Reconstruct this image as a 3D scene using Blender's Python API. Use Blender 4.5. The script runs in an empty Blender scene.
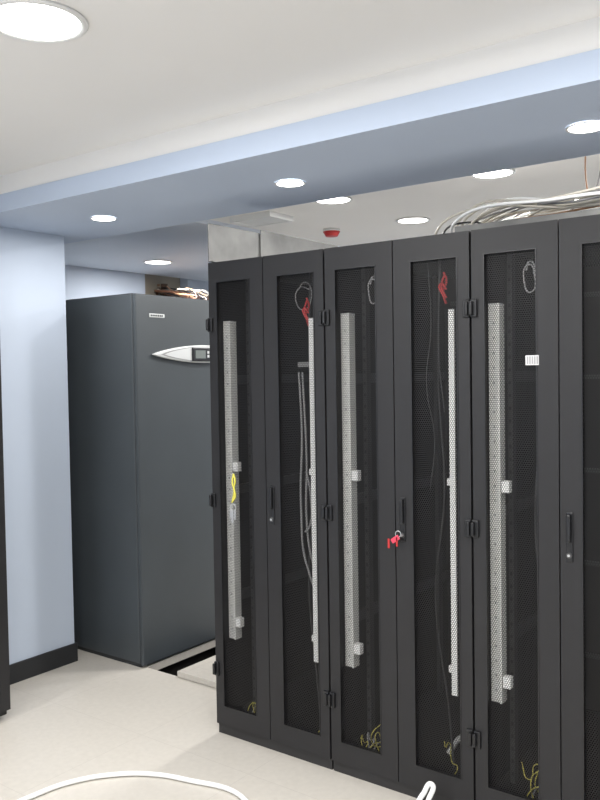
import bpy, bmesh, math, random
from mathutils import Vector, Matrix
random.seed(4)
S=bpy.context.scene
S.view_settings.view_transform='Standard'
COL=S.collection

# ------------------------------------------------------------ materials
def mat(name,col,rough=0.5,metal=0.0,noise=0.0,nscale=6.0,emit=None,estr=0,bump=0.0,bscale=200,spec=0.5):
    m=bpy.data.materials.new(name); m.use_nodes=True
    nt=m.node_tree; b=nt.nodes['Principled BSDF']
    b.inputs['Base Color'].default_value=(*col,1); b.inputs['Roughness'].default_value=rough
    b.inputs['Metallic'].default_value=metal
    b.inputs['Specular IOR Level'].default_value=spec
    tc=nt.nodes.new('ShaderNodeTexCoord')
    if noise>0:
        n=nt.nodes.new('ShaderNodeTexNoise'); n.inputs['Scale'].default_value=nscale; n.inputs['Detail'].default_value=4
        r=nt.nodes.new('ShaderNodeValToRGB')
        r.color_ramp.elements[0].position=.3; r.color_ramp.elements[1].position=.7
        r.color_ramp.elements[0].color=(*[c*(1-noise) for c in col],1)
        r.color_ramp.elements[1].color=(*[min(1,c*(1+noise)) for c in col],1)
        nt.links.new(tc.outputs['Object'],n.inputs['Vector']); nt.links.new(n.outputs['Fac'],r.inputs['Fac'])
        nt.links.new(r.outputs['Color'],b.inputs['Base Color'])
    if bump>0:
        n2=nt.nodes.new('ShaderNodeTexNoise'); n2.inputs['Scale'].default_value=bscale
        bp=nt.nodes.new('ShaderNodeBump'); bp.inputs['Strength'].default_value=bump; bp.inputs['Distance'].default_value=.002
        nt.links.new(tc.outputs['Object'],n2.inputs['Vector']); nt.links.new(n2.outputs['Fac'],bp.inputs['Height'])
        nt.links.new(bp.outputs['Normal'],b.inputs['Normal'])
    if emit:
        b.inputs['Emission Color'].default_value=(*emit,1); b.inputs['Emission Strength'].default_value=estr
    return m

M_ceil=mat('ceiling_paint',(.87,.855,.83),.9,noise=.015,nscale=1.5)
M_blue=mat('blue_paint',(.53,.61,.74),.6,noise=.02,nscale=2)
M_bluecap=mat('blue_soffit_paint',(.66,.71,.78),.6,noise=.02,nscale=2)
M_wallb=mat('pale_blue_wall',(.47,.53,.62),.75,noise=.02,nscale=2)
M_base=mat('black_baseboard',(.014,.015,.017),.5,noise=.1)
M_black=mat('rack_black_steel',(.0165,.016,.017),.45,noise=.06,nscale=12,bump=.15,bscale=900,spec=.38)
M_dark=mat('rack_interior_black',(.020,.019,.019),.6,noise=.1)
M_post=mat('rack_post_steel',(.055,.055,.055),.5,noise=.1)
M_plastic=mat('black_plastic',(.008,.008,.009),.35,noise=.05)
M_grey=mat('grey_unit_paint',(.048,.056,.062),.45,noise=.08,nscale=3,bump=.2,bscale=500)
M_greyd=mat('grey_unit_plinth',(.02,.023,.026),.5,noise=.05)
M_pdu=mat('light_grey_channel',(.66,.66,.63),.45,noise=.05,nscale=20)
M_pdu2=mat('white_channel_edge',(.82,.82,.80),.4,noise=.03)
M_silver=mat('silver_plastic',(.62,.63,.62),.35,noise=.03,metal=.2)
M_galv=mat('galvanised_sheet',(.115,.115,.11),.45,noise=.3,nscale=7,metal=.3)
M_white=mat('white_plastic',(.8,.8,.78),.4,noise=.02)
M_label=mat('label_white',(.6,.6,.6),.5,noise=.02)
M_red=mat('red_plastic',(.5,.03,.03),.4,noise=.05)
M_redc=mat('red_cable_sheath',(.42,.02,.02),.5,noise=.05)
M_pink=mat('pink_tag',(.6,.05,.09),.5,noise=.05)
M_yel=mat('yellow_tag',(.6,.55,.08),.5,noise=.05)
M_yg=mat('earth_wire',(.40,.36,.07),.5,noise=.4,nscale=60)
M_cab=mat('grey_cable',(.30,.30,.30),.5,noise=.05)
M_cabb=mat('beige_cable',(.62,.58,.50),.5,noise=.05)
M_orange=mat('orange_cable',(.45,.24,.13),.5,noise=.05)
M_copper=mat('copper_pipe',(.42,.20,.12),.35,metal=.6,noise=.1)
M_key=mat('steel_key',(.6,.6,.6),.3,metal=.8,noise=.05)
M_void=mat('underfloor_dark',(.02,.018,.016),.9,noise=.3)
M_emit=mat('lamp_lens',(1,1,1),.5,emit=(1,.98,.95),estr=10)
M_lcd=mat('display_lcd',(.16,.18,.17),.3,noise=.1)
M_scr=mat('dark_screw',(.09,.09,.09),.4,noise=.1,metal=.5)

M_floor=mat('floor_tile',(.62,.58,.51),.42)
nt=M_floor.node_tree; b=nt.nodes['Principled BSDF']
tc=nt.nodes.new('ShaderNodeTexCoord'); mp=nt.nodes.new('ShaderNodeMapping'); mp.inputs['Location'].default_value=(.25,.2,0)
br=nt.nodes.new('ShaderNodeTexBrick'); br.offset=0; br.inputs['Scale'].default_value=1
br.inputs['Brick Width'].default_value=.6; br.inputs['Row Height'].default_value=.6; br.inputs['Mortar Size'].default_value=.0012
br.inputs['Color1'].default_value=(.51,.48,.43,1); br.inputs['Color2'].default_value=(.50,.47,.42,1); br.inputs['Mortar'].default_value=(.43,.40,.36,1)
nt.links.new(tc.outputs['Object'],mp.inputs['Vector']); nt.links.new(mp.outputs['Vector'],br.inputs['Vector'])
ns=nt.nodes.new('ShaderNodeTexNoise'); ns.inputs['Scale'].default_value=40; ns.inputs['Detail'].default_value=6
nt.links.new(tc.outputs['Object'],ns.inputs['Vector'])
mx=nt.nodes.new('ShaderNodeMixRGB'); mx.blend_type='OVERLAY'; mx.inputs['Fac'].default_value=.10
nt.links.new(br.outputs['Color'],mx.inputs['Color1']); nt.links.new(ns.outputs['Fac'],mx.inputs['Color2'])
nt.links.new(mx.outputs['Color'],b.inputs['Base Color'])

M_brick=mat('rough_brick',(.25,.12,.08),.9)
nt=M_brick.node_tree; b=nt.nodes['Principled BSDF']
tc=nt.nodes.new('ShaderNodeTexCoord'); mp=nt.nodes.new('ShaderNodeMapping'); mp.inputs['Rotation'].default_value=(math.pi/2,0,math.pi/2)
br=nt.nodes.new('ShaderNodeTexBrick'); br.inputs['Scale'].default_value=1
br.inputs['Brick Width'].default_value=.12; br.inputs['Row Height'].default_value=.05; br.inputs['Mortar Size'].default_value=.006
br.inputs['Color1'].default_value=(.26,.15,.09,1); br.inputs['Color2'].default_value=(.06,.04,.03,1); br.inputs['Mortar'].default_value=(.3,.27,.22,1)
nt.links.new(tc.outputs['Object'],mp.inputs['Vector']); nt.links.new(mp.outputs['Vector'],br.inputs['Vector']); nt.links.new(br.outputs['Color'],b.inputs['Base Color'])

def perforated(name,axis='X',pitch=.008,r=.42,col=(.013,.012,.012)):
    m=bpy.data.materials.new(name); m.use_nodes=True; nt=m.node_tree; b=nt.nodes['Principled BSDF']
    b.inputs['Base Color'].default_value=(*col,1); b.inputs['Roughness'].default_value=.45
    out=nt.nodes['Material Output']
    tc=nt.nodes.new('ShaderNodeTexCoord'); sp=nt.nodes.new('ShaderNodeSeparateXYZ'); cb=nt.nodes.new('ShaderNodeCombineXYZ')
    nt.links.new(tc.outputs['Object'],sp.inputs[0])
    nt.links.new(sp.outputs[axis],cb.inputs[0]); nt.links.new(sp.outputs['Z'],cb.inputs[1])
    def vm(op,a,bv):
        n=nt.nodes.new('ShaderNodeVectorMath'); n.operation=op
        nt.links.new(a,n.inputs[0])
        if bv is not None: n.inputs[1].default_value=bv
        return n
    s=vm('MULTIPLY',cb.outputs[0],(1/pitch,1/(pitch*math.sqrt(3)),0))
    ds=[]
    for off in ((0,0,0),(.5,.5,0)):
        a=vm('ADD',s.outputs[0],off); f=vm('FRACTION',a.outputs[0],None); c=vm('SUBTRACT',f.outputs[0],(.5,.5,0))
        d=vm('MULTIPLY',c.outputs[0],(1,math.sqrt(3),0)); l=vm('LENGTH',d.outputs[0],None); ds.append(l.outputs['Value'])
    mn=nt.nodes.new('ShaderNodeMath'); mn.operation='MINIMUM'; nt.links.new(ds[0],mn.inputs[0]); nt.links.new(ds[1],mn.inputs[1])
    lt=nt.nodes.new('ShaderNodeMath'); lt.operation='LESS_THAN'; lt.inputs[1].default_value=r; nt.links.new(mn.outputs[0],lt.inputs[0])
    tr=nt.nodes.new('ShaderNodeBsdfTransparent'); ms=nt.nodes.new('ShaderNodeMixShader')
    nt.links.new(lt.outputs[0],ms.inputs[0]); nt.links.new(b.outputs[0],ms.inputs[1]); nt.links.new(tr.outputs[0],ms.inputs[2])
    nt.links.new(ms.outputs[0],out.inputs['Surface'])
    return m
M_perf=perforated('perforated_steel')
M_perfY=perforated('perforated_steel_side','Y')

# ------------------------------------------------------------ helpers
def link(o,parent=None):
    COL.objects.link(o)
    if parent is not None: o.parent=parent
    return o
def empty(name,loc=(0,0,0)):
    e=bpy.data.objects.new(name,None); e.location=loc; e.empty_display_size=.1; COL.objects.link(e); return e
def boxes(name,bl,m,parent=None,bevel=0.0,loc=(0,0,0)):
    bm=bmesh.new()
    for x0,x1,y0,y1,z0,z1 in bl:
        v=[bm.verts.new(p) for p in [(x0,y0,z0),(x1,y0,z0),(x1,y1,z0),(x0,y1,z0),(x0,y0,z1),(x1,y0,z1),(x1,y1,z1),(x0,y1,z1)]]
        for f in [(0,3,2,1),(4,5,6,7),(0,1,5,4),(1,2,6,5),(2,3,7,6),(3,0,4,7)]: bm.faces.new([v[i] for i in f])
    me=bpy.data.meshes.new(name); bm.to_mesh(me); bm.free(); me.materials.append(m)
    o=bpy.data.objects.new(name,me); o.location=loc; link(o,parent)
    if bevel>0:
        md=o.modifiers.new('bevel','BEVEL'); md.width=bevel; md.segments=2; md.limit_method='ANGLE'
    return o
def cyl(name,c,r,h,m,parent=None,axis='Z',r2=None,seg=32):
    bm=bmesh.new()
    bmesh.ops.create_cone(bm,cap_ends=True,segments=seg,radius1=r,radius2=r if r2 is None else r2,depth=h)
    R={'Z':Matrix(),'X':Matrix.Rotation(math.pi/2,4,'Y'),'Y':Matrix.Rotation(math.pi/2,4,'X')}[axis]
    bmesh.ops.transform(bm,matrix=Matrix.Translation(c)@R,verts=bm.verts)
    me=bpy.data.meshes.new(name); bm.to_mesh(me); bm.free(); me.materials.append(m)
    o=bpy.data.objects.new(name,me); link(o,parent)
    for p in me.polygons: p.use_smooth=len(p.vertices)==4
    return o
def ring(name,c,R,r,m,parent=None,axis='Z'):
    bm=bmesh.new(); n=40; k=8; vs=[]
    for i in range(n):
        a=2*math.pi*i/n; row=[]
        for j in range(k):
            q=2*math.pi*j/k
            p=Vector(((R+r*math.cos(q))*math.cos(a),(R+r*math.cos(q))*math.sin(a),r*.5*math.sin(q)))
            if axis=='Y': p=Vector((p.x,p.z,p.y))
            row.append(bm.verts.new(p+Vector(c)))
        vs.append(row)
    for i in range(n):
        for j in range(k):
            bm.faces.new([vs[i][j],vs[(i+1)%n][j],vs[(i+1)%n][(j+1)%k],vs[i][(j+1)%k]])
    bmesh.ops.recalc_face_normals(bm,faces=bm.faces)
    me=bpy.data.meshes.new(name); bm.to_mesh(me); bm.free(); me.materials.append(m)
    for p in me.polygons: p.use_smooth=True
    o=bpy.data.objects.new(name,me); return link(o,parent)
def cable(name,paths,r,m,parent=None,cyclic=False):
    cu=bpy.data.curves.new(name,'CURVE'); cu.dimensions='3D'; cu.bevel_depth=r; cu.bevel_resolution=4; cu.resolution_u=12; cu.use_fill_caps=True
    for pts in paths:
        sp=cu.splines.new('BEZIER'); sp.bezier_points.add(len(pts)-1)
        for bp_,p in zip(sp.bezier_points,pts):
            bp_.co=p; bp_.handle_left_type=bp_.handle_right_type='AUTO'
        sp.use_cyclic_u=cyclic
    cu.materials.append(m)
    o=bpy.data.objects.new(name,cu); return link(o,parent)
def poly_prism(name,pts2,plane,d0,d1,m,parent=None,bevel=0):
    bm=bmesh.new()
    def P(p,d): return (d,p[0],p[1]) if plane=='X' else (p[0],d,p[1])
    a=[bm.verts.new(P(p,d0)) for p in pts2]; c=[bm.verts.new(P(p,d1)) for p in pts2]; n=len(pts2)
    bm.faces.new(a); bm.faces.new(c[::-1])
    for i in range(n): bm.faces.new([a[i],a[(i+1)%n],c[(i+1)%n],c[i]])
    bmesh.ops.recalc_face_normals(bm,faces=bm.faces)
    me=bpy.data.meshes.new(name); bm.to_mesh(me); bm.free(); me.materials.append(m)
    o=bpy.data.objects.new(name,me); link(o,parent)
    if bevel>0:
        md=o.modifiers.new('bevel','BEVEL'); md.width=bevel; md.segments=3; md.limit_method='ANGLE'
    return o

# ------------------------------------------------------------ room
ZC=2.46; ZB=2.295
XL,XR,YF,YB=-3.0,4.2,-4.6,3.7
XW=-1.24; YW=.22
hx0,hx1,hy0,hy1=-.845,-.05,.375,1.0
boxes('floor',[(XL,XR,YF,hy0,-.04,0),(XL,XR,hy1,YB,-.04,0),(XL,hx0,hy0,hy1,-.04,0),(hx1,XR,hy0,hy1,-.04,0)],M_floor)
boxes('floor_void',[(hx0-.1,hx1+.1,hy0-.1,hy1+.1,-.42,-.4),(hx0-.1,hx0-.08,hy0-.1,hy1+.1,-.4,-.041),(hx1+.08,hx1+.1,hy0-.1,hy1+.1,-.4,-.041),
   (hx0-.08,hx1+.08,hy0-.1,hy0-.08,-.4,-.041),(hx0-.08,hx1+.08,hy1+.08,hy1+.1,-.4,-.041)],M_void)
boxes('ceiling',[(XL,XR,YF,YB,ZC,ZC+.1)],M_ceil)
boxes('wall_left',[(XL,XW,YF,YW,0,ZC)],M_wallb)
boxes('wall_right',[(XR,XR+.1,YF,YB,0,ZC)],M_wallb)
boxes('wall_front',[(XW,XR,YF-.1,YF,0,ZC)],M_wallb)
boxes('wall_back',[(XL,XR,YB,YB+.1,0,ZC)],M_wallb)
oy0,oy1,oz0=2.42,2.95,2.10
boxes('wall_side',[(XL-.1,XL,YW,oy0,0,ZC),(XL-.1,XL,oy1,YB,0,ZC),(XL-.1,XL,oy0,oy1,0,oz0)],M_wallb)
bo=empty('broken_brick_opening',(0,0,0))
boxes('brick_face',[(XL-.2,XL-.1,oy0-.05,oy1+.05,oz0-.05,ZC)],M_brick,bo)
random.seed(31)
rub=[]
for i in range(16):
    yy=oy0+.002+random.random()*(oy1-oy0-.14); zz=oz0+.001+random.choice((0,.055,.11,.165,.22)); w_=.05+random.random()*.08
    rub.append((XL-.095,XL-random.random()*.06-.005,yy,yy+w_,zz,zz+.045))
boxes('brick_rubble',rub,M_brick,bo,.006)
boxes('baseboard_left',[(XW,XW+.012,YF,YW,0,.10),(XW-.5,XW+.012,YW,YW+.012,0,.10)],M_base,bevel=.002)
cb=empty('ceiling_beam')
boxes('beam_blue',[(XW+.0,XR,-.37,.385,ZB,2.375),(XL,XW,YW,.385,ZB,2.375)],M_blue,cb)
boxes('beam_white',[(XW,XR,-.362,.38,2.375,ZC),(XL,XW,YW,.38,2.375,ZC)],M_ceil,cb)
boxes('ceiling_soffit',[(XL,-.95,.385,YB,ZC-.03,ZC)],M_bluecap)

def downlight(x,y,z,r,power,nm='recessed_downlight'):
    e=empty(nm,(x,y,z))
    ring('trim_ring',(0,0,-.004),r*1.06,r*.09,M_white,e)
    cyl('lens',(0,0,-.003),r,.004,M_emit,e)
    L=bpy.data.lights.new('lamp','AREA'); L.shape='DISK'; L.size=r*1.8; L.energy=power; L.color=(1,.98,.96)
    o=bpy.data.objects.new('lamp',L); o.location=(0,0,-.012); link(o,e)
for x in (-.684,.429,1.581,2.73,3.85): downlight(x,.024,ZB,.054,7.5)
for (x,y) in ((.83,1.05),(-.065,1.05),(-.033,1.86),(1.75,1.05),(.9,1.9),(2.2,1.9),(.4,2.9),(2.0,2.9),(-1.2,2.9)): downlight(x,y,ZC,.09,17)
downlight(-2.34,1.95,ZC-.03,.10,20)
for x in (.589,1.75,2.9): downlight(x,-1.255,ZC,.115,19)
for y in (-2.5,-3.7):
    for x in (-.5,.56,1.8,3.1): downlight(x,y,ZC,.115,19)

fd=empty('fire_alarm_detector',(-.59,1.80,ZC))
cyl('base',(0,0,-.008),.055,.016,M_white,fd); cyl('dome',(0,0,-.031),.038,.03,M_red,fd,r2=.055)
cv=empty('ceiling_vent',(-.66,1.18,ZC))
boxes('vent_frame',[(-.15,.15,-.11,-.09,-.03,0),(-.15,.15,.09,.11,-.03,0),(-.15,-.13,-.09,.09,-.03,0),(.13,.15,-.09,.09,-.03,0)],M_white,cv)
boxes('vent_louvre',[(-.13,.13,-.085+i*.03,-.058+i*.03,-.026,-.006) for i in range(6)],M_white,cv)

# ------------------------------------------------------------ server racks
H=2.02
def rack(x0,idx):
    e=empty('server_rack',(x0,0,0))
    rr=random.Random(20+idx)
    W=.6
    boxes('plinth',[(.004,W-.004,.012,1.0,0,.05)],M_dark,e)
    boxes('carcass',[(.002,W-.002,.03,1.0,1.975,H),(.002,W-.002,.03,1.0,.05,.07),(.002,.014,.03,1.0,.07,1.975),(W-.014,W-.002,.03,1.0,.07,1.975),
        (.014,.035,.03,.06,.07,1.975),(W-.035,W-.014,.03,.06,.07,1.975)],M_black,e,.002)
    pp=[]
    for px in (.055,.53):
        for py in (.18,.78): pp.append((px,px+.018,py,py+.03,.07,1.975))
    boxes('mounting_posts',pp,M_post,e)
    boxes('post_slots',[(px+.005,px+.013,.1785,.1798,.1+.045*i,.112+.045*i) for px in (.055,.53) for i in range(41)],M_plastic,e)
    boxes('cross_rails',[(.014,.03,.06,.99,z,z+.04) for z in (.55,1.02,1.5)]+[(W-.03,W-.014,.06,.99,z,z+.04) for z in (.55,1.02,1.5)],M_post,e)
    z0,z1=.045,H-.004; mz0,mz1=.125,H-.085
    for k in (0,1):
        a,bx=(.004,.298) if k==0 else (.302,.596)
        mi,mo=(.047,.23) if k==0 else (.37,.553)
        boxes('door_frame_%d'%(k+1),[(a,mi,0,.024,z0,z1),(mo,bx,0,.024,z0,z1),(mi,mo,0,.024,z0,mz0),(mi,mo,0,.024,mz1,z1)],M_black,e)
        boxes('door_bead_%d'%(k+1),[(mi,mi+.004,-.002,.004,mz0,mz1),(mo-.004,mo,-.002,.004,mz0,mz1),(mi+.004,mo-.004,-.002,.004,mz0,mz0+.004),(mi+.004,mo-.004,-.002,.004,mz1-.004,mz1)],M_plastic,e)
        bm=bmesh.new(); vs=[bm.verts.new(p) for p in ((mi,.012,mz0),(mo,.012,mz0),(mo,.012,mz1),(mi,.012,mz1))]; bm.faces.new(vs)
        me=bpy.data.meshes.new('mesh'); bm.to_mesh(me); bm.free(); me.materials.append(M_perf)
        link(bpy.data.objects.new('perforated_panel_%d'%(k+1),me),e)
    boxes('rear_door',[(.014,W-.014,.975,.999,.07,1.975)],M_dark,e)
    boxes('rear_door_ribs',[(.05,.55,.965,.975,z,z+.02) for z in (.3,.7,1.1,1.5,1.85)],M_post,e)
    hb=[]; hc=[]
    for z in (1.755,1.01,.285):
        hb+= [(.002,.026,-.010,0,z-.030,z+.030),(W-.026,W-.002,-.010,0,z-.030,z+.030)]
        hc+= [(.002,.014,-.022,-.010,z-.024,z+.024),(W-.014,W-.002,-.022,-.010,z-.024,z+.024)]
    boxes('hinge_plates',hb,M_plastic,e,.003); boxes('hinge_barrels',hc,M_plastic,e,.004)
    boxes('handle_plate',[(.321,.343,-.005,0,.935,1.095)],M_plastic,e,.003)
    boxes('handle_lever',[(.325,.339,-.018,-.011,1.0,1.088),(.325,.339,-.014,-.005,1.065,1.088)],M_plastic,e,.003)
    cyl('lock',(.332,-.008,.958),.009,.006,M_scr,e,axis='Y'); cyl('lock_core',(.332,-.012,.958),.004,.003,M_key,e,axis='Y')
    boxes('cable_channel',[(.050,.078,.044,.050,.41,1.77),(.078,.086,.038,.08,.41,1.77),(.044,.050,.044,.09,.41,1.77)],M_pdu,e,.001)
    boxes('channel_slots',[(.061,.066,.0425,.0438,.45+i*.05,.458+i*.05) for i in range(26)],M_cab,e)
    boxes('channel_edge',[(.500,.522,.034,.044,.40,1.76)],M_pdu2,e,.001)
    boxes('channel_brackets',[(.090,.118,.034,.06,z-.022,z+.018) for z in (1.155,.49)]+[(.486,.499,.040,.06,z-.012,z+.012) for z in (1.155,.49)],M_pdu2,e,.002)
    boxes('rear_plates',[(.40,.45,.35,.36,1.05,1.12)],M_cab,e)
    wires=[]
    for bx_ in (.11,.15,.19,.47):
        p=[(bx_,.06,.072)]; x,z=bx_,.1
        for i in range(5):
            x+=rr.uniform(-.03,.04); z=min(.21,max(.078,z+rr.uniform(-.06,.08))); p.append((min(.54,x),.05+rr.random()*.05,z))
        wires.append(p)
    cable('earth_wires',wires,.0022,M_yg,e)
    cable('grey_wires',[[(q[0]+.01,q[1]+.03,q[2]) for q in w] for w in wires[:2]],.003,M_cab,e)
    dx=rr.uniform(-.02,.02)
    cable('hanging_leads',[[(.17+dx,.22,1.97),(.18+dx,.2,1.6),(.16+dx,.2,1.2),(.19+dx,.2,.8),(.17+dx,.2,.4),(.2,.2,.08)],
        [(.19+dx,.15,1.97),(.20+dx,.15,1.5),(.17+dx,.15,1.0),(.21+dx,.15,.6),(.19,.15,.08)],
        [(.43+dx,.15,1.97),(.42+dx,.15,1.5),(.44+dx,.15,1.1),(.40+dx,.15,.7),(.43,.15,.3),(.45,.15,.08)]],.004,M_post,e)
    return e
R=[rack(.6*i,i) for i in range(6)]
cable('patch_cables',[[(.40,.10,1.55),(.41,.10,1.3),(.40,.10,1.0),(.43,.10,.75),(.50,.10,.66),(.53,.1,.70)],[(.41,.11,1.55),(.425,.11,1.2),(.42,.11,.95),(.44,.11,.8),(.49,.1,.70)],
   [(.43,.10,1.15),(.45,.10,1.05),(.44,.1,.92),(.42,.1,.9)]],.0045,M_cab,R[0])
cable('coiled_cables',[[(.40,.1,1.88),(.44,.1,1.91),(.47,.1,1.86),(.43,.1,1.80),(.39,.1,1.84),(.41,.1,1.89),(.46,.1,1.88)]],.0025,M_cab,R[0])
boxes('shelf_strip',[(.38,.5,.12,.16,1.57,1.59)],M_cab,R[0])
for q,rk in ((0,R[1]),(1,R[2])):
    cable('coiled_cables',[[(.175,.05,1.87),(.19,.05,1.90),(.205,.05,1.86),(.19,.05,1.80),(.17,.05,1.83),(.185,.05,1.89),(.207,.05,1.84)]],.0028,M_cab,rk)
cable('white_leads',[[(.41,.06,1.93),(.42,.06,1.7),(.40,.06,1.5),(.43,.06,1.3),(.41,.06,1.12)],[(.46,.06,1.93),(.45,.06,1.6),(.47,.06,1.4)]],.0018,M_post,R[1])
for i,(rx,rz) in enumerate(((.485,1.80),(.48,1.85),(.48,1.85))):
    cable('red_cable_tail',[[(rx,.045,rz+.04),(rx+.010,.045,rz+.01),(rx-.004,.045,rz-.03),(rx+.008,.045,rz-.07)],[(rx+.012,.04,rz-.02),(rx-.010,.04,rz+.0),(rx+.004,.04,rz-.05)],
       [(rx+.004,.04,rz+.03),(rx-.006,.04,rz-.01),(rx+.012,.04,rz-.05)]],.004,M_redc,R[i])
cable('white_lead',[[(.40,.2,.10),(.44,.25,.16),(.49,.3,.15),(.52,.3,.11)]],.01,M_white,R[1])
boxes('asset_label',[(.192,.236,-.0035,-.0005,1.56,1.592)],M_label,R[2])
boxes('asset_label_text',[(.197+i*.008,.2015+i*.008,-.0042,-.0036,1.564,1.588) for i in range(5)],M_cab,R[2])

# keys
k=empty('key_lanyard',(.13,-.006,1.01))
cable('lanyard',[[(.0,.0,.12),(.012,-.004,.09),(.004,-.004,.06),(.012,-.004,.03),(-.008,-.004,.0)],[(.0,.0,.12),(-.003,-.004,.08),(.008,-.005,.05),(-.004,-.004,.01)]],.004,M_yel,k)
ring('key_ring',(0,-.006,-.02),.014,.002,M_key,k,'Y')
boxes('keys',[(-.008,.004,-.010,-.008,-.085,-.03),(.005,.014,-.007,-.005,-.07,-.03),(-.020,-.010,-.006,-.004,-.065,-.03)],M_key,k,.001)
k=empty('key_tag',(.905,-.026,.965))
ring('key_ring',(.02,0,.0),.011,.0015,M_key,k,'Y')
o=boxes('tag',[(-.022,.014,-.003,.001,-.030,-.012)],M_pink,k,.003); o.rotation_euler=(0,math.radians(-35),0)
boxes('keys',[(.012,.019,-.003,0,-.045,-.01),(-.022,-.014,-.003,0,-.055,-.02)],M_redc,k,.001)

gp=empty('galvanised_sheet_panel',(0,0,0))
boxes('sheet_front',[(.004,.008,.002,.345,H+.001,2.185)],M_galv,gp,.001)
boxes('sheet_rear',[(.004,.008,.352,.98,H+.001,2.20)],M_galv,gp,.001)
boxes('sheet_flange',[(.008,.03,.002,.345,H+.001,H+.004),(.008,.03,.352,.98,H+.001,H+.004),(.008,.016,.340,.345,H+.004,2.18)],M_galv,gp)

cbn=empty('cable_bundle',(0,0,0))
def bun(n,mat_,r,seed):
    random.seed(seed); P=[]
    for i in range(n):
        y=.45+random.random()*.35; z=2.09+random.random()*.08
        pts=[(.7+random.random()*.25,y+.1,H+.01)]
        for x in (1.0,1.4,1.8,2.3,2.9): pts.append((x+random.uniform(-.08,.08),y+random.uniform(-.08,.08),min(2.26,z+(x-1)*.05+random.uniform(-.02,.03))))
        P.append(pts)
    cable('cables_%d'%seed,P,r,mat_,cbn)
bun(14,M_cabb,.005,1); bun(8,M_white,.006,2); bun(1,M_orange,.004,3); bun(9,M_cab,.004,5)
cable('loops',[[(.9,.5,H+.01),(.85,.5,2.10),(.95,.5,2.14),(1.04,.5,2.10),(1.0,.5,H+.01)]],.004,M_plastic,cbn)
cable('risers',[[(1.38,.75,2.14),(1.36,.72,2.3),(1.37,.70,ZC-.005)]],.0035,M_orange,cbn)
cable('grey_risers',[[(1.45,.78,2.14),(1.43,.75,2.3),(1.40,.74,ZC-.005)],[(1.32,.8,2.12),(1.38,.78,2.25),(1.42,.8,ZC-.005)],[(1.2,.8,2.12),(1.3,.78,2.2),(1.45,.8,2.24),(1.6,.8,2.2)],[(1.0,.9,2.1),(1.15,.9,2.2),(1.35,.9,2.28),(1.6,.9,2.25)]],.004,M_cab,cbn)
boxes('cable_tray',[(.95,3.5,.40,.405,2.07,2.11),(.95,3.5,.85,.855,2.07,2.11)]+[(1.0+.3*i,1.02+.3*i,.405,.85,2.07,2.078) for i in range(9)]+[(1.0+1.2*i,1.02+1.2*i,yy,yy+.02,H+.001,2.07) for i in range(3) for yy in (.41,.83)],M_galv,cbn)

# ------------------------------------------------------------ cooling unit
ac=empty('air_conditioning_unit',(0,0,0))
ax0,ax1,ay0,ay1,az=-1.76,-.835,.345,1.65,1.975
boxes('cabinet',[(ax0,ax1-.025,ay0,ay1,.02,az)],M_grey,ac,.008)
boxes('plinth',[(ax0+.01,ax1-.03,ay0+.01,ay1-.01,0,.02)],M_greyd,ac)
boxes('front_doors',[(ax1-.022,ax1,ay0+.002,ay0+.632,.012,az-.004),(ax1-.022,ax1,ay0+.638,ay1-.002,.012,az-.004)],M_grey,ac,.006)
N=24; cy,hw=.845,.40
top=[(cy-hw+2*hw*i/N, 1.655+.055*math.sin(math.pi*i/N)**.8) for i in range(N+1)]
bot=[(cy-hw+2*hw*i/N, 1.655-.045*math.sin(math.pi*i/N)**.8) for i in range(1,N)][::-1]
poly_prism('display_bezel',top+bot,'X',ax1+.001,ax1+.022,M_silver,ac,.006)
def sc(pts,s): return [(cy+(p[0]-cy)*s,1.657+(p[1]-1.657)*s) for p in pts]
poly_prism('display_line',sc(top+bot,.86),'X',ax1+.022,ax1+.0235,M_cab,ac)
poly_prism('display_inlay',sc(top+bot,.80),'X',ax1+.0235,ax1+.025,M_silver,ac)
boxes('display_housing',[(ax1+.022,ax1+.034,.73,.91,1.62,1.695)],M_plastic,ac,.004)
boxes('display_lcd',[(ax1+.034,ax1+.036,.75,.83,1.635,1.68)],M_lcd,ac)
boxes('display_buttons',[(ax1+.034,ax1+.038,.845+.02*i,.858+.02*i,1.64,1.655) for i in range(3)]+[(ax1+.034,ax1+.038,.845+.02*i,.858+.02*i,1.662,1.677) for i in range(3)],M_silver,ac)
boxes('name_badge',[(ax1,ax1+.004,.44,.55,1.852,1.872)],M_silver,ac,.002)
boxes('name_badge_text',[(ax1+.004,ax1+.0046,.448+.013*i,.457+.013*i,1.857,1.867) for i in range(7)],M_plastic,ac)
pw=empty('pipework',(0,0,0))
cable('copper_pipes',[[(XL-.06,2.6,2.30),(-2.6,2.45,2.24),(-2.0,2.0,2.12),(-1.6,1.6,2.06),(-1.5,1.4,az-.01)],[(XL-.06,2.7,2.28),(-2.5,2.4,2.20),(-1.7,1.8,2.05),(-1.4,1.5,2.04),(-1.3,1.4,az-.01)]],.012,M_copper,pw)
cable('drain_pipes',[[(XL-.06,2.75,2.30),(-2.4,2.6,2.22),(-1.4,1.7,2.05),(-1.0,1.55,2.04),(-.95,1.45,az-.01)]],.010,M_cab,pw)
random.seed(9)
for nm,mm,n in (('black_leads',M_plastic,6),('white_leads',M_cabb,2),('orange_leads',M_orange,3)):
    P=[]
    for i in range(n):
        P.append([(XL-.05,2.6+random.random()*.2,2.24+random.random()*.12)]+[(-3+t*1.6+random.uniform(-.06,.06),2.75-t*1.1+random.uniform(-.08,.12),2.27-t*.22+random.uniform(-.03,.06)) for t in (.2,.4,.6,.8)]+[(-1.3+random.uniform(-.2,.3),1.5+random.uniform(-.1,.12),az-.01)])
    cable(nm,P,.006,mm,pw)

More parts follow.
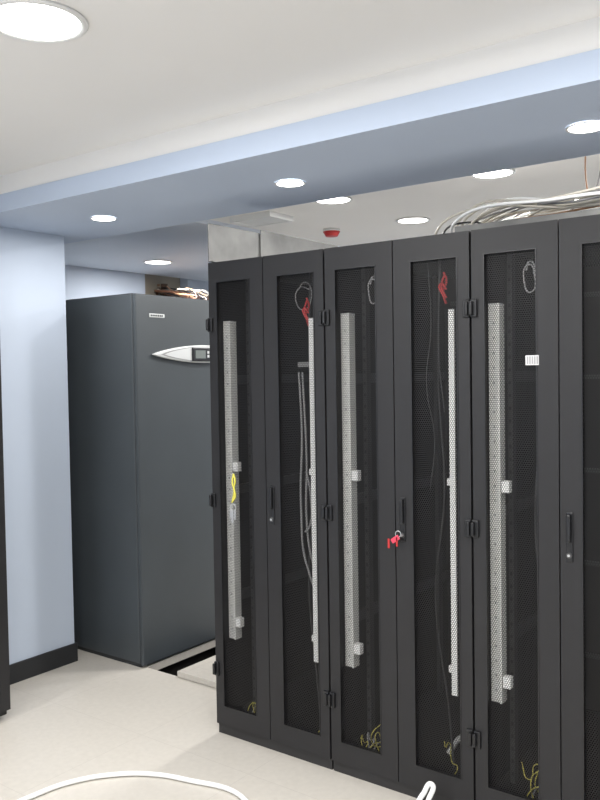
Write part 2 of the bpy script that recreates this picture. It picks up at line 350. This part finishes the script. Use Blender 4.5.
t=boxes('loose_floor_tile',[(-.3,.3,-.3,.3,0,.03)],M_floor,None,.002); t.location=(-.305,.665,.002)
cable('floor_cable',[[(-.05,-1.6,.011),(-.18,-1.1,.011),(-.18,-.78,.011),(-.15,-.65,.011),(-.043,-.50,.011),(.08,-.42,.011),(.20,-.385,.011),(.417,-.35,.011),(.7,-.5,.011),(.93,-.45,.011),(1.03,-.2,.02),(1.045,-.08,.08),(1.06,-.05,.105),(1.07,-.09,.07),(1.09,-.3,.011),(1.4,-.6,.011)]],.009,M_white)

lc=empty('network_cabinet',(0,0,0))
lx0,lx1,ly0,ly1=-1.226,-.855,-1.05,-.433
boxes('body',[(lx0,lx1-.03,ly0,ly1,.02,H)],M_black,lc,.003)
boxes('door_frame',[(lx1-.026,lx1,ly0,ly0+.05,.05,H-.01),(lx1-.026,lx1,ly1-.05,ly1,.05,H-.01),(lx1-.026,lx1,ly0+.05,ly1-.05,.05,.13),(lx1-.026,lx1,ly0+.05,ly1-.05,H-.09,H-.01)],M_black,lc,.002)
bm=bmesh.new(); vs=[bm.verts.new(p) for p in ((lx1-.012,ly0+.05,.13),(lx1-.012,ly1-.05,.13),(lx1-.012,ly1-.05,H-.09),(lx1-.012,ly0+.05,H-.09))]; bm.faces.new(vs)
me=bpy.data.meshes.new('mesh'); bm.to_mesh(me); bm.free(); me.materials.append(M_perfY); link(bpy.data.objects.new('perforated_panel',me),lc)
boxes('feet',[(lx0+.03,lx0+.08,ly0+.03,ly0+.08,0,.02),(lx1-.1,lx1-.05,ly0+.03,ly0+.08,0,.02),(lx0+.03,lx0+.08,ly1-.08,ly1-.03,0,.02),(lx1-.1,lx1-.05,ly1-.08,ly1-.03,0,.02)],M_plastic,lc)

# ------------------------------------------------------------ world + camera
w=bpy.data.worlds.new('world'); S.world=w; w.use_nodes=True
w.node_tree.nodes['Background'].inputs[0].default_value=(.8,.85,1,1); w.node_tree.nodes['Background'].inputs[1].default_value=.3
cd=bpy.data.cameras.new('camera'); cam=bpy.data.objects.new('camera',cd); COL.objects.link(cam)
cd.sensor_fit='VERTICAL'; cd.sensor_height=36; cd.lens=820*36/800; cd.clip_start=.05
a=math.radians(36.7); p=math.radians(1.956); r=.016
F=Vector((-math.sin(a)*math.cos(p),math.cos(a)*math.cos(p),-math.sin(p)))
R0=Vector((math.cos(a),math.sin(a),0)); U0=R0.cross(F)
Rr=R0*math.cos(r)-U0*math.sin(r); U=U0*math.cos(r)+R0*math.sin(r)
C=Vector((2.392,-2.568,1.55))
cam.matrix_world=Matrix(((Rr.x,U.x,-F.x,C.x),(Rr.y,U.y,-F.y,C.y),(Rr.z,U.z,-F.z,C.z),(0,0,0,1)))
S.camera=cam
